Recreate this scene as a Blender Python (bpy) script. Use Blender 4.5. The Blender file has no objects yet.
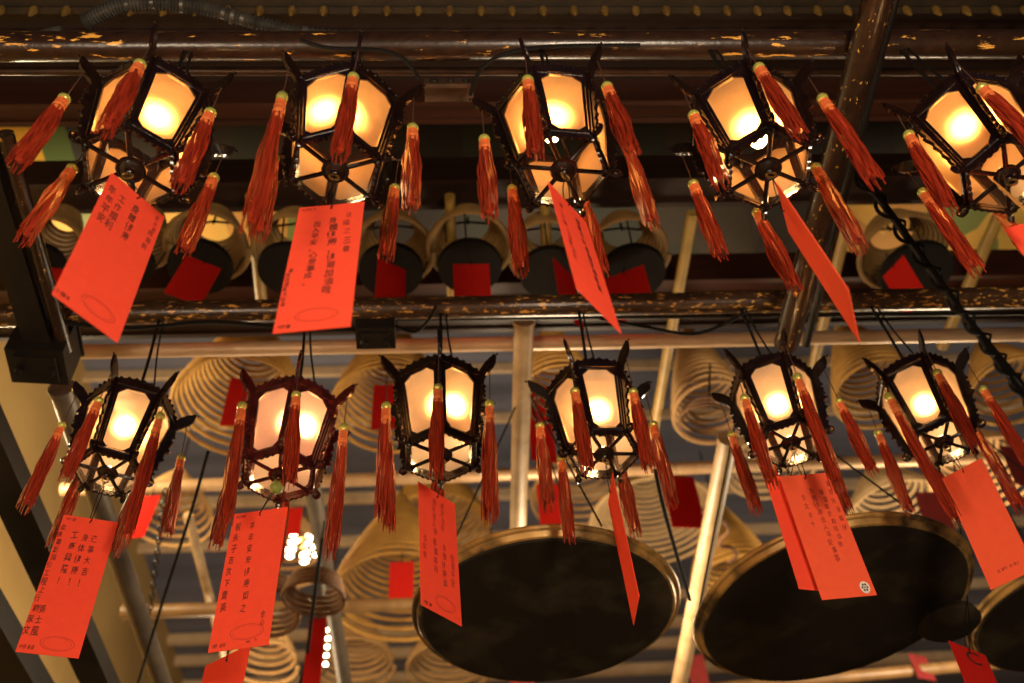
import bpy, math, random
from mathutils import Vector, Matrix

R_ = random.Random(7)
PI = math.pi
sc = bpy.context.scene
COL = sc.collection
EYE = 1.5                                   # height of the camera above the floor
F, PITCH, ROLL, YAW = 1028.565, 0.88187, -0.091342, -0.093102
CAM = (Matrix.Rotation(YAW, 3, 'Z') @ Matrix.Rotation(PI / 2 + PITCH, 3, 'X') @ Matrix.Rotation(ROLL, 3, 'Z'))

def ray(u, v):
    return CAM @ Vector(((u - 512) / F, (341.5 - v) / F, -1))
def PZ(u, v, h):                            # the point at height h above the eye that the photo shows at (u, v)
    d = ray(u, v); p = d * (h / d.z)
    return Vector((p.x, p.y, p.z + EYE))
def PY(u, v, y):
    d = ray(u, v); p = d * (y / d.y)
    return Vector((p.x, p.y, p.z + EYE))
def px_size(p, px):                         # metres spanned by px pixels at point p
    q = CAM.transposed() @ (p - Vector((0, 0, EYE)))
    return px / F * -q.z

# ------------------------------------------------------------------ materials
def new_mat(name):
    m = bpy.data.materials.new(name); m.use_nodes = True
    nt = m.node_tree; nt.nodes.clear()
    out = nt.nodes.new('ShaderNodeOutputMaterial')
    return m, nt, out
def ramp(nt, stops):
    r = nt.nodes.new('ShaderNodeValToRGB'); e = r.color_ramp.elements
    e[0].position, e[0].color = stops[0][0], (*stops[0][1], 1)
    e[1].position, e[1].color = stops[1][0], (*stops[1][1], 1)
    for p, c in stops[2:]:
        n = e.new(p); n.color = (*c, 1)
    return r
def noise(nt, scale, detail=4, rough=.6, stretch=None):
    tc = nt.nodes.new('ShaderNodeTexCoord'); n = nt.nodes.new('ShaderNodeTexNoise')
    n.inputs['Scale'].default_value = scale; n.inputs['Detail'].default_value = detail
    n.inputs['Roughness'].default_value = rough
    if stretch:
        mp = nt.nodes.new('ShaderNodeMapping'); mp.inputs['Scale'].default_value = stretch
        nt.links.new(tc.outputs['Object'], mp.inputs[0]); nt.links.new(mp.outputs[0], n.inputs['Vector'])
    else:
        nt.links.new(tc.outputs['Object'], n.inputs['Vector'])
    return n
def pbr(name, c1, c2=None, rough=.5, metal=0, scale=20, bump=0, stretch=None, lo=.35, hi=.65, spec=.5, coat=0, sheen=0):
    m, nt, out = new_mat(name)
    b = nt.nodes.new('ShaderNodeBsdfPrincipled'); nt.links.new(b.outputs[0], out.inputs[0])
    b.inputs['Roughness'].default_value = rough; b.inputs['Metallic'].default_value = metal
    b.inputs['Specular IOR Level'].default_value = spec
    b.inputs['Coat Weight'].default_value = coat
    n = noise(nt, scale, stretch=stretch)
    r = ramp(nt, [(lo, c1), (hi, c2 or tuple(x * .8 for x in c1))])
    nt.links.new(n.outputs[0], r.inputs[0]); nt.links.new(r.outputs[0], b.inputs['Base Color'])
    if bump:
        bp = nt.nodes.new('ShaderNodeBump'); bp.inputs['Strength'].default_value = bump; bp.inputs['Distance'].default_value = .004
        nt.links.new(n.outputs[0], bp.inputs['Height']); nt.links.new(bp.outputs[0], b.inputs['Normal'])
    return m
def flaked(name, base, gold, thr, stretch, rough=.32, scale=9):
    """dark paint worn through to gold leaf"""
    m, nt, out = new_mat(name)
    b = nt.nodes.new('ShaderNodeBsdfPrincipled'); nt.links.new(b.outputs[0], out.inputs[0])
    n = noise(nt, scale, 6, .65, stretch)
    r = ramp(nt, [(thr, (0, 0, 0)), (thr + .035, (1, 1, 1))])
    nt.links.new(n.outputs[0], r.inputs[0])
    n2 = noise(nt, 30, 3); r2 = ramp(nt, [(.3, base), (.7, tuple(x * .45 for x in base))])
    nt.links.new(n2.outputs[0], r2.inputs[0])
    mx = nt.nodes.new('ShaderNodeMixRGB'); nt.links.new(r.outputs[0], mx.inputs[0])
    nt.links.new(r2.outputs[0], mx.inputs[1]); mx.inputs[2].default_value = (*gold, 1)
    nt.links.new(mx.outputs[0], b.inputs['Base Color'])
    b.inputs['Roughness'].default_value = rough
    bp = nt.nodes.new('ShaderNodeBump'); bp.inputs['Strength'].default_value = .4; bp.inputs['Distance'].default_value = .003
    nt.links.new(n2.outputs[0], bp.inputs['Height']); nt.links.new(bp.outputs[0], b.inputs['Normal'])
    return m
def glass_pane(name, tint, diff):
    """frosted pane: part scattering, part blurred see-through"""
    m, nt, out = new_mat(name)
    n = noise(nt, 14, 5, .6); r = ramp(nt, [(.25, tuple(x * .72 for x in tint)), (.75, tint)])
    nt.links.new(n.outputs[0], r.inputs[0])
    tr = nt.nodes.new('ShaderNodeBsdfTranslucent'); nt.links.new(r.outputs[0], tr.inputs[0])
    df = nt.nodes.new('ShaderNodeBsdfDiffuse'); df.inputs[0].default_value = (*diff, 1)
    rf = nt.nodes.new('ShaderNodeBsdfRefraction'); rf.inputs['IOR'].default_value = 1.45; rf.inputs['Roughness'].default_value = .64
    nt.links.new(r.outputs[0], rf.inputs[0])
    gl = nt.nodes.new('ShaderNodeBsdfGlossy'); gl.inputs['Roughness'].default_value = .4
    a = nt.nodes.new('ShaderNodeMixShader'); a.inputs[0].default_value = .5
    nt.links.new(tr.outputs[0], a.inputs[1]); nt.links.new(df.outputs[0], a.inputs[2])
    b = nt.nodes.new('ShaderNodeMixShader'); b.inputs[0].default_value = .58
    nt.links.new(a.outputs[0], b.inputs[1]); nt.links.new(rf.outputs[0], b.inputs[2])
    c = nt.nodes.new('ShaderNodeMixShader'); c.inputs[0].default_value = .025
    nt.links.new(b.outputs[0], c.inputs[1]); nt.links.new(gl.outputs[0], c.inputs[2])
    nt.links.new(c.outputs[0], out.inputs[0])
    return m
def paper(name, col, through, k=.3):
    m, nt, out = new_mat(name)
    n = noise(nt, 40, 3); r = ramp(nt, [(.3, tuple(x * .93 for x in col)), (.7, col)])
    nt.links.new(n.outputs[0], r.inputs[0])
    d = nt.nodes.new('ShaderNodeBsdfDiffuse'); nt.links.new(r.outputs[0], d.inputs[0])
    t = nt.nodes.new('ShaderNodeBsdfTranslucent'); t.inputs[0].default_value = (*through, 1)
    a = nt.nodes.new('ShaderNodeMixShader'); a.inputs[0].default_value = k
    nt.links.new(d.outputs[0], a.inputs[1]); nt.links.new(t.outputs[0], a.inputs[2])
    nt.links.new(a.outputs[0], out.inputs[0])
    return m
def emit(name, col, s):
    m, nt, out = new_mat(name)
    e = nt.nodes.new('ShaderNodeEmission'); e.inputs[0].default_value = (*col, 1); e.inputs[1].default_value = s
    nt.links.new(e.outputs[0], out.inputs[0])
    return m

M = dict(
    wood=pbr('lantern_wood', (.013, .0042, .0024), (.006, .002, .0014), .17, 0, 30, .45, coat=.5),
    redwood=pbr('red_lacquer_wood', (.075, .008, .007), (.02, .003, .003), .18, 0, 30, .35, coat=.4),
    amber=glass_pane('amber_glass', (1.0, .60, .26), (.85, .48, .22)),
    pale=glass_pane('pale_glass', (1.0, .72, .44), (1.0, .82, .74)),
    rose=glass_pane('rose_glass', (1.0, .68, .58), (.97, .72, .66)),
    bulb=emit('bulb_light', (1.0, .54, .20), 135),
    brass=pbr('brass', (.75, .52, .18), (.5, .32, .09), .28, 1, 30),
    socket=pbr('socket', (.05, .04, .03), None, .4),
    silk=pbr('red_silk', (.40, .036, .011), (.13, .010, .004), .28, 0, 140, 0, (1, 1, .06), coat=.3),
    wrap=pbr('orange_thread', (.85, .24, .06), (.45, .05, .015), .4, 0, 60, .3, (.2, .2, 2.2), coat=.3),
    bead=pbr('green_gold_bead', (.62, .50, .10), (.30, .36, .08), .2, .4, 60),
    greenball=pbr('green_ball', (.42, .5, .10), (.30, .36, .07), .4, 0, 50),
    cord=pbr('dark_cord', (.06, .022, .012), None, .7),
    cable=pbr('black_cable', (.006, .0048, .004), None, .75, spec=.15),
    conduit=pbr('ribbed_conduit', (.10, .09, .075), (.05, .045, .04), .35, .5),
    paper=paper('red_paper', (.96, .098, .048), (.9, .08, .035), .25),
    orangepaper=paper('orange_red_paper', (.96, .135, .058), (.9, .10, .04), .25),
    deepred=paper('deep_red_paper', (.62, .022, .016), (.6, .02, .012), .2),
    kraft=paper('kraft_paper', (.72, .36, .10), (.7, .3, .08), .35),
    ink=pbr('black_ink', (.035, .008, .006), (.06, .012, .008), .7, 0, 300),
    faint=pbr('faint_ink', (.36, .024, .011), (.26, .018, .009), .8, 0, 300),
    white=pbr('white_sticker', (.75, .7, .6), None, .6),
    pole=flaked('dark_pole', (.032, .013, .006), (.80, .40, .07), .61, (1.2, 5, 5), .28),
    pole2=flaked('gilt_worn_pole', (.060, .028, .012), (.72, .36, .07), .58, (2.2, 6, 6), .3, 14),
    slant=flaked('slanting_pole', (.030, .013, .006), (.85, .50, .09), .63, (6, 3, 6), .3, 12),
    darkiron=pbr('dark_iron', (.012, .008, .005), (.006, .0045, .0035), .5, .2, 12, .3),
    steel=pbr('pale_steel', (.80, .56, .34), (.62, .42, .25), .38, .1, 8, 0, (1, 8, 8)),
    plate=pbr('brown_plate', (.09, .045, .022), (.05, .025, .012), .4, .3, 12),
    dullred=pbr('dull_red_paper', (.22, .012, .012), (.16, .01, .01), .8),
    greysteel=pbr('grey_steel', (.15, .12, .09), (.10, .08, .06), .5, .2, 9),
    cream=pbr('cream_pole', (.58, .41, .22), (.38, .25, .12), .45, 0, 7),
    bamboo=pbr('bamboo', (.36, .22, .045), (.26, .155, .03), .45, 0, 10),
    warmpipe=pbr('warm_pipe', (.55, .36, .20), (.40, .25, .13), .4, .2, 7),
    brownpipe=pbr('brown_pipe', (.26, .15, .06), (.18, .10, .04), .4, 0, 7),
    beam=pbr('roof_beam', (.026, .009, .004), (.014, .005, .0025), .5, 0, 4, .3, (.4, 4, 4)),
    redbeam=pbr('red_roof_beam', (.060, .016, .006), (.035, .009, .0035), .45, 0, 4, .3, (.4, 4, 4)),
    olive=pbr('carved_board', (.030, .018, .007), (.014, .009, .004), .5, 0, 8, .4),
    gilt=pbr('gilding', (.36, .22, .05), (.22, .12, .03), .4, .5, 20),
    roof=pbr('roof_boards', (.030, .014, .008), (.020, .010, .006), .8, 0, 2),
    skypanel=pbr('skylight_panel', (.17, .185, .27), (.10, .11, .16), .35, 0, .8, 0, (.35, 4, 1)),
    frame=pbr('skylight_frame', (.85, .64, .42), (.66, .48, .30), .5, 0, 5),
    wall=pbr('beige_wall', (.62, .42, .16), (.54, .35, .13), .7, 0, .9),
    floor=pbr('stone_floor', (.20, .15, .11), (.13, .10, .075), .5, 0, 3),
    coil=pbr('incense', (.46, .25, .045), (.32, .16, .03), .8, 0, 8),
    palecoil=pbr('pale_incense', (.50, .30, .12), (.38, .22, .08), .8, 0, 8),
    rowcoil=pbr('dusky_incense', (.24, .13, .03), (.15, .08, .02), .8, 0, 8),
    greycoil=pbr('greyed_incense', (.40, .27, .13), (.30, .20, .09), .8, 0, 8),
    burnt=pbr('burnt_incense', (.20, .095, .035), (.11, .05, .02), .8, 0, 20),
    tray=pbr('sooty_tray', (.014, .0105, .0065), (.060, .045, .024), .6, 0, 3.2, .2, None, .5, .8, .2),
    rim=pbr('tray_rim', (.50, .29, .08), (.07, .042, .018), .38, .35, 5, lo=.42, hi=.6),
    smalltray=pbr('small_tray', (.010, .008, .006), None, .8, spec=.1),
    lamp=emit('ceiling_lamp_light', (1.0, .80, .52), 34),
)
# painted frieze: ochre, green and dark panels along the board
def frieze_mat(name, cols, scale):
    m, nt, out = new_mat(name)
    b = nt.nodes.new('ShaderNodeBsdfPrincipled'); nt.links.new(b.outputs[0], out.inputs[0]); b.inputs['Roughness'].default_value = .6
    tc = nt.nodes.new('ShaderNodeTexCoord'); v = nt.nodes.new('ShaderNodeTexVoronoi')
    mp = nt.nodes.new('ShaderNodeMapping'); mp.inputs['Scale'].default_value = (1, .55, .2)
    nt.links.new(tc.outputs['Object'], mp.inputs[0]); nt.links.new(mp.outputs[0], v.inputs['Vector']); v.inputs['Scale'].default_value = scale
    sp = nt.nodes.new('ShaderNodeSeparateColor'); nt.links.new(v.outputs['Color'], sp.inputs[0])
    r = ramp(nt, [(0, cols[0]), (.3, cols[1])] + [(.3 + .2 * (i + 1), c) for i, c in enumerate(cols[2:])])
    r.color_ramp.interpolation = 'CONSTANT'
    nt.links.new(sp.outputs[0], r.inputs[0]); nt.links.new(r.outputs[0], b.inputs['Base Color'])
    return m
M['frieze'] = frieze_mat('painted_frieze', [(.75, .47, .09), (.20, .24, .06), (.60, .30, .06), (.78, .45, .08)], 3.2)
M['frieze_lit'] = frieze_mat('painted_frieze_brightened', [(.80, .46, .03), (.10, .20, .02), (.75, .38, .03), (.08, .15, .02)], 2.6)  # left end of the frieze, its stronger light put into the colours
M['frieze_dim'] = frieze_mat('painted_frieze_dimmed', [(.035, .020, .006), (.016, .018, .006), (.024, .012, .005), (.012, .006, .003)], 2.6)  # same frieze darkened, the dim light put into the colours

# ------------------------------------------------------------------ mesh helpers
class MB:
    def __init__(s): s.v = []; s.f = []
    def add(s, vs, fs):
        n = len(s.v); s.v += [tuple(x) for x in vs]; s.f += [tuple(i + n for i in q) for q in fs]
    def box(s, c, size, rot=None):
        c = Vector(c); r = rot or Matrix.Identity(3)
        hx, hy, hz = (x / 2 for x in size)
        vs = [c + r @ Vector((x, y, z)) for x in (-hx, hx) for y in (-hy, hy) for z in (-hz, hz)]
        s.add(vs, [(0, 1, 3, 2), (4, 6, 7, 5), (0, 4, 5, 1), (2, 3, 7, 6), (0, 2, 6, 4), (1, 5, 7, 3)])
    def tube(s, pts, r, seg=8, closed=False):
        pts = [Vector(p) for p in pts]; n = len(pts)
        rad = r if callable(r) else (lambda t: r)
        rings = []; up = None
        for i, p in enumerate(pts):
            if closed: t = pts[(i + 1) % n] - pts[i - 1]
            else: t = pts[min(i + 1, n - 1)] - pts[max(i - 1, 0)]
            t.normalize()
            if up is None:
                up = Vector((0, 0, 1)) if abs(t.z) < .9 else Vector((1, 0, 0))
            a = t.cross(up)
            if a.length < 1e-6: a = t.cross(Vector((0, 1, 0)))
            a.normalize(); b = a.cross(t); up = b
            rr = rad(i / max(1, n - 1))
            rings.append([p + (a * math.cos(2 * PI * k / seg) + b * math.sin(2 * PI * k / seg)) * rr for k in range(seg)])
        vs = [q for g in rings for q in g]; fs = []
        for i in range(n if closed else n - 1):
            j = (i + 1) % n
            for k in range(seg):
                l = (k + 1) % seg
                fs.append((i * seg + k, i * seg + l, j * seg + l, j * seg + k))
        if not closed:
            fs.append(tuple(range(seg))[::-1]); fs.append(tuple((n - 1) * seg + k for k in range(seg)))
        s.add(vs, fs)
    def lathe(s, prof, seg=16, c=(0, 0, 0), caps=True):
        c = Vector(c); n = len(prof)
        vs = [c + Vector((r * math.cos(2 * PI * k / seg), r * math.sin(2 * PI * k / seg), z)) for r, z in prof for k in range(seg)]
        fs = [(i * seg + k, i * seg + (k + 1) % seg, (i + 1) * seg + (k + 1) % seg, (i + 1) * seg + k) for i in range(n - 1) for k in range(seg)]
        if caps: fs += [tuple(range(seg))[::-1], tuple((n - 1) * seg + k for k in range(seg))]
        s.add(vs, fs)
    def ball(s, c, r, seg=8, ri=5, sz=1):
        prof = [(max(.02, math.sin(PI * i / ri)) * r, -math.cos(PI * i / ri) * r * sz) for i in range(ri + 1)]
        s.lathe(prof, seg, c)
    def prism(s, poly, o, ux, uy, th):
        """a flat outline given depth th"""
        o, ux, uy = Vector(o), Vector(ux), Vector(uy); nz = ux.cross(uy).normalized() * th / 2
        n = len(poly); P = [o + ux * a + uy * b for a, b in poly]
        vs = [p - nz for p in P] + [p + nz for p in P]
        fs = [tuple(range(n))[::-1], tuple(range(n, 2 * n))] + [(i, (i + 1) % n, n + (i + 1) % n, n + i) for i in range(n)]
        s.add(vs, fs)
    def build(s, name, mat, parent=None, loc=(0, 0, 0), smooth=True):
        me = bpy.data.meshes.new(name); me.from_pydata(s.v, [], s.f); me.update()
        if smooth:
            me.shade_smooth()
            try: me.set_sharp_from_angle(angle=math.radians(38))
            except Exception: pass
        me.materials.append(mat)
        return link(name, me, parent, loc)
def link(name, data, parent=None, loc=(0, 0, 0)):
    o = bpy.data.objects.new(name, data); COL.objects.link(o)
    o.parent = parent; o.location = loc
    return o
def tag(o, label, cat, group=None, kind=None):
    if label: o['label'] = label
    if cat: o['category'] = cat
    if group: o['group'] = group
    if kind: o['kind'] = kind
    return o
def thing(name, loc, label, cat, group=None, rot=None):
    o = link(name, None, None, loc); o.empty_display_size = .05
    if rot is not None: o.rotation_euler = rot.to_euler()
    return tag(o, label, cat, group)
def simple(name, mb_fn, mat, loc, label, cat, group=None, kind=None):
    mb = MB(); mb_fn(mb)
    return tag(mb.build(name, mat, None, loc), label, cat, group, kind)
def rod(name, a, b, r, mat, label, cat='pole', group=None, seg=14, ends=False):
    """a straight round pole from a to b, slightly uneven, with an end collar"""
    a, b = Vector(a), Vector(b); d = b - a; n = 14; mb = MB()
    mb.tube([d * (i / n) for i in range(n + 1)], lambda t: r * (1 + .02 * math.sin(9 * t + r * 300)), seg)
    if ends:
        for t in (0, 1): mb.tube([d * t - d.normalized() * .012, d * t + d.normalized() * .012], r * 1.12, seg)
    return tag(mb.build(name, mat, None, a), label, cat, group)
def smooth_path(pts, n=6):
    P = [Vector(p) for p in pts]; out = []
    for i in range(len(P) - 1):
        p0, p1, p2, p3 = P[max(i - 1, 0)], P[i], P[i + 1], P[min(i + 2, len(P) - 1)]
        for k in range(n):
            t = k / n
            out.append(.5 * ((2 * p1) + (p2 - p0) * t + (2 * p0 - 5 * p1 + 4 * p2 - p3) * t * t + (3 * p1 - p0 - 3 * p2 + p3) * t ** 3))
    out.append(P[-1]); return out
def cable(pts, r, label, name='cable', mat=None, cat='cable', group=None, twist=False):
    P = smooth_path(pts, 8); o = P[0].copy(); mb = MB()
    Q = [p - o for p in P]
    mb.tube(Q, r, 7)
    if twist:
        t = (Q[-1] - Q[0]).normalized(); a = t.cross(Vector((0, 0, 1))).normalized(); b = a.cross(t)
        L = (Q[-1] - Q[0]).length; n = int(L / .012)
        mb.tube([Q[0].lerp(Q[-1], i / n) + (a * math.cos(i * .55) + b * math.sin(i * .55)) * r * 1.25 for i in range(n + 1)], r * .55, 5)
    return tag(mb.build(name, mat or M['cable'], None, o), label, cat, group)

# ------------------------------------------------------------------ lantern
RB, RT, HP = .11, .146, .275            # radius at the open foot, radius at the top rail, pane height
RH, HH = .21, .338                      # reach and height of the horn tips
def ang(k): return -PI / 2 + k * PI / 3
def dirk(k): return Vector((math.cos(ang(k)), math.sin(ang(k)), 0))

def post_mesh(k):
    mb = MB(); d = dirk(k); z = Vector((0, 0, 1)); side = z.cross(d)
    # the slim inner post
    a, b = d * (RB + .002), d * RT + z * HP
    ax = (b - a).normalized(); s2 = ax.cross(side).normalized()
    for p, q, w in ((a, b, .0085),):
        vs = [p + side * x * w + s2 * y * w for x, y in ((-1, -1), (1, -1), (1, 1), (-1, 1))] + [q + side * x * w + s2 * y * w for x, y in ((-1, -1), (1, -1), (1, 1), (-1, 1))]
        mb.add(vs, [(0, 3, 2, 1), (4, 5, 6, 7), (0, 1, 5, 4), (1, 2, 6, 5), (2, 3, 7, 6), (3, 0, 4, 7)])
    # carved bracket: scalloped outer edge, curled foot, horn sweeping out at the top
    out = []; n = 34
    for i in range(n + 1):
        t = i / n; zz = .012 + t * .245
        r = RB + (RT - RB) * zz / HP + .013 + .0085 * abs(math.sin(t * PI * 6.5)) + .010 * math.sin(t * PI) ** 2 * (1 if t > .5 else .4)
        out.append((r, zz))
    horn_o = [(.172, .262), (.184, .276), (.197, .288), (.207, .306), (RH, HH)]
    horn_i = [(RH - .006, HH + .003), (.191, .332), (.174, .322), (.158, .304), (.145, .286)]
    inn = [(RB + (RT - RB) * t + .002, HP * t) for t in (.95, .7, .45, .2, .03)]
    mb.prism(out + horn_o + horn_i + inn, (0, 0, 0), d, z, .0095)
    # curled foot under the corner
    c = (RB + .019, .000); curl = [(c[0] + math.cos(t) * rr, c[1] + math.sin(t) * rr) for t, rr in [(2.6 - i * .42, .017 - i * .0006) for i in range(13)]]
    mb.tube([d * a_ + z * b_ for a_, b_ in curl], .0058, 6)
    mb.ball(d * c[0] + z * (c[1] - .002), .0075, 8, 5)
    # beading along the outer edge and the horn
    for i in range(1, n, 3):
        r, zz = out[i]; mb.ball(d * (r + .001) + z * zz, .0052, 6, 4)
    for i in range(7):
        t = i / 6; q = Vector((.168, .270)).lerp(Vector((RH + .003, HH)), t); q.x -= .006 * math.sin(PI * t)
        mb.ball(d * (q.x + .002) + z * q.y, .0062 * (1 - .35 * t), 6, 4)
    return mb

def panel_geo(k):
    a0, b0 = dirk(k) * RB, dirk((k + 1) % 6) * RB
    a1, b1 = dirk(k) * RT + Vector((0, 0, HP)), dirk((k + 1) % 6) * RT + Vector((0, 0, HP))
    def at(s, t): return (a0.lerp(b0, s)).lerp(a1.lerp(b1, s), t)      # s across, t up
    nrm = (b0 - a0).cross(a1 - a0).normalized()
    mid = (dirk(k) + dirk((k + 1) % 6)).normalized()
    if nrm.dot(mid) < 0: nrm = -nrm
    return at, nrm
OCT = [(.28, .065), (.72, .065), (.855, .125), (.865, .845), (.70, .93), (.30, .93), (.135, .845), (.145, .125)]
def panel_mesh(k):
    """board with an eight-sided opening, carved crest above, scalloped fringe below"""
    at, nrm = panel_geo(k); mb = MB()
    outer = [(.28, 0), (.72, 0), (1, .145), (1, .845), (.70, 1), (.30, 1), (0, .845), (0, .145)]
    corners = {1: (1, 0), 3: (1, 1), 5: (0, 1), 7: (0, 0)}
    fr, bk = nrm * .0045, nrm * -.0045
    for off, flip in ((fr, 0), (bk, 1)):
        I = [at(*p) + off for p in OCT]; O = [at(*p) + off for p in outer]
        vs = I + O; fs = [(i, 8 + i, 8 + (i + 1) % 8, (i + 1) % 8) for i in range(8)]
        for i, cpt in corners.items():
            vs.append(at(*cpt) + off); fs.append((8 + i, len(vs) - 1, 8 + (i + 1) % 8))
        mb.add(vs, [q[::-1] if flip else q for q in fs])
    I0 = [at(*p) + fr for p in OCT]; I1 = [at(*p) + bk for p in OCT]
    mb.add(I0 + I1, [(i, (i + 1) % 8, 8 + (i + 1) % 8, 8 + i) for i in range(8)])
    up = (at(.5, 1) - at(.5, 0)).normalized(); w1 = (at(1, 1) - at(0, 1)); w0 = (at(1, 0) - at(0, 0))
    # crest: rises to the middle with carved lobes
    n = 26; top = []
    for i in range(n + 1):
        s = i / n; top.append((s, .010 + .016 * math.sin(PI * s) + .006 * abs(math.sin(s * PI * 6))))
    mb.prism([(0, 0)] + top + [(1, 0)], at(0, 1), w1, up, .009)
    for i in range(6):
        s = (i + .5) / 6; mb.ball(at(s, 1) + up * (.014 + .014 * math.sin(PI * s)) + nrm * .004, .0058, 6, 4)
    # fringe of small scallops hanging below the foot rail
    low = []
    for i in range(n + 1):
        s = i / n; low.append((s, -.007 - .006 * abs(math.sin(s * PI * 6)) - .006 * math.sin(PI * s)))
    mb.prism([(1, .004), (0, .004)] + low, at(0, 0), w0, up, .007)
    for i in range(6):
        s = (i + .5) / 6; mb.ball(at(s, 0) - up * .013 + nrm * .002, .0042, 6, 4)
    # raised outer moulding, sides and sills
    for s in (.06, .94): mb.tube([at(s, .05) + fr * 1.2, at(s, .95) + fr * 1.2], .0042, 6)
    for t in (.035, .965): mb.tube([at(.06, t) + fr * 1.2, at(.94, t) + fr * 1.2], .0042, 6)
    return mb
def pane_mesh(k):
    at, nrm = panel_geo(k); mb = MB()
    P = [at(.5 + (s - .5) * 1.04, .5 + (t - .5) * 1.02) for s, t in OCT]
    mb.add(P, [tuple(range(8))]); return mb
def tassel_meshes(seed):
    r = random.Random(seed); L = .305
    fr = MB()
    fr.lathe([(.0105, 0), (.0140, -.02), (.0158, -.10), (.0158, -.18), (.0138, -.24), (.009, -.27)], 9)
    for i in range(30):
        a = i * 2.399; r0 = .0098 + .0012 * (i % 3); spread = .0065 + .0055 * r.random(); ln = L * (.84 + .16 * r.random()); ph = r.random() * 6
        pts = []
        for j in range(10):
            t = j / 9; rr = r0 + spread * min(1, 2.2 * t) * (1 - .3 * t) + .0022 * math.sin(9 * t + ph); aa = a + .3 * math.sin(4 * t + ph)
            pts.append((rr * math.cos(aa), rr * math.sin(aa), -ln * t))
        fr.tube(pts, lambda t: .0025 * (1 - .4 * t), 4)
    cord = MB(); cord.tube([(0, 0, 0), (.0004, 0, -.5), (0, 0, -1)], .0017, 5)
    bead = MB(); bead.ball((0, 0, .056), .0155, 12, 8, .9)
    wrap = MB(); wrap.lathe([(.009, .046), (.0140, .040), (.0120, .032), (.0150, .026), (.0125, .017), (.0155, .010), (.0125, .001), (.0145, -.008), (.0125, -.016), (.010, -.018)], 12)
    return [('fringe', fr, 'silk'), ('cord', cord, 'cord'), ('bead', bead, 'bead'), ('binding', wrap, 'wrap')]

PROTO = {}
def mesh_of(key, mb, mat):
    if key not in PROTO:
        me = bpy.data.meshes.new(key[0]); me.from_pydata(mb.v, [], mb.f); me.update(); me.shade_smooth()
        try: me.set_sharp_from_angle(angle=math.radians(38))
        except Exception: pass
        me.materials.append(mat); PROTO[key] = me
    return PROTO[key]
TASSELS = [tassel_meshes(s) for s in (3, 5, 8, 11)]
def lantern_part(name, key, fn, mat, parent, loc=(0, 0, 0)):
    k = (name, key, mat.name)
    if k not in PROTO: mesh_of(k, fn(), mat)
    return link(name, PROTO[k], parent, loc)
def spoke_mesh(k):
    mb = MB(); d = dirk(k); mb.tube([d * .024, d * (RB - .002)], .0064, 6)
    mb.box(d * (RB - .006), (.016, .016, .010), Matrix.Rotation(ang(k), 3, 'Z')); return mb
def hub_mesh():
    mb = MB(); mb.lathe([(.008, -.012), (.017, -.011), (.027, -.005), (.029, .003), (.022, .011), (.010, .013)], 20)
    mb.tube([(.0285 * math.cos(t), .0285 * math.sin(t), -.003) for t in [2 * PI * i / 22 for i in range(22)]], .0055, 6, True)
    mb.ball((0, 0, -.013), .011, 10, 6); return mb
def hubhook_mesh():
    mb = MB(); mb.tube([(.0, 0, -.014), (0, 0, -.022)], .0025, 6)
    mb.tube([(.0115 * math.cos(t), 0, -.032 + .0115 * math.sin(t)) for t in [2 * PI * i / 16 for i in range(16)]], .0030, 6, True); return mb
def topframe_mesh():
    mb = MB()
    for k in range(6):
        d = dirk(k); mb.tube([d * (RT - .004) + Vector((0, 0, HP)), d * .02 + Vector((0, 0, HP + .035))], .0055, 6)
    mb.lathe([(.030, HP + .030), (.026, HP + .036), (.014, HP + .048), (.006, HP + .060)], 14)
    mb.tube([(.020 * math.cos(t), 0, HP + .074 + .020 * math.sin(t)) for t in [2 * PI * i / 14 for i in range(14)]], .0040, 6, True)
    return mb
def socket_mesh(zb):
    def fn():
        mb = MB(); mb.lathe([(.006, HP + .032), (.006, zb + .052), (.016, zb + .050), (.0165, zb + .024), (.013, zb + .020)], 14); return mb
    return fn
def bulb_mesh():
    mb = MB(); mb.lathe([(.002, -.030), (.010, -.028), (.0185, -.020), (.0225, -.008), (.0215, .004), (.016, .014), (.011, .024)], 14); return mb

LAN = [
 (-.746, 1.241, 2.182, 7.5, -1.53, -.71, 1.039), (-.267, 1.244, 2.173, 14.4, .64, 1.20, .984), (.278, 1.243, 2.164, 35.8, .12, -.71, .988),
 (.777, 1.243, 2.160, -6.4, -.76, 1.13, 1.005), (1.356, 1.244, 2.116, -22.8, -.37, 1.05, .982),
 (-1.063, 2.345, 2.263, 52.2, 1.32, 2.98, .957), (-.536, 2.343, 2.230, 9.6, -1.58, 2.62, 1.021), (-.038, 2.342, 2.298, 1.5, -.16, -1.24, 1.057),
 (.479, 2.343, 2.285, 33.3, .12, -1.38, 1.018), (1.093, 2.344, 2.315, 5.0, -.17, 1.38, .976), (1.598, 2.345, 2.304, -7.9, .15, 2.05, .963)]
LANLAB = [
 'lit hexagonal glass lantern at the left end of the top pole, nearest the ribbed conduit',
 'lit hexagonal lantern second from left on the top pole, above the square-facing tag',
 'lit hexagonal lantern in the middle of the top pole, holding the twisted inscribed tag',
 'lit hexagonal lantern fourth along the top pole, its bare bulb peeking out below the pane',
 'lit hexagonal lantern at the right end of the top pole, beside the twisted black cable',
 'lit hexagonal lantern at the left end of the lower pole, under the dark clamp block',
 'lit red-framed lantern with rosy panes and a green ball, on the lower pole',
 'lit hexagonal lantern in the middle of the lower pole, left of the upright cream pole',
 'lit hexagonal lantern on the lower pole just right of the upright cream pole',
 'lit hexagonal lantern second from the right on the lower pole, holding two red tags',
 'lit hexagonal lantern at the right end of the lower pole, with a blank red tag']
BULBZ = [.195, .215, .185, .155, .215, .18, .195, .185, .16, .155, .155]
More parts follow.
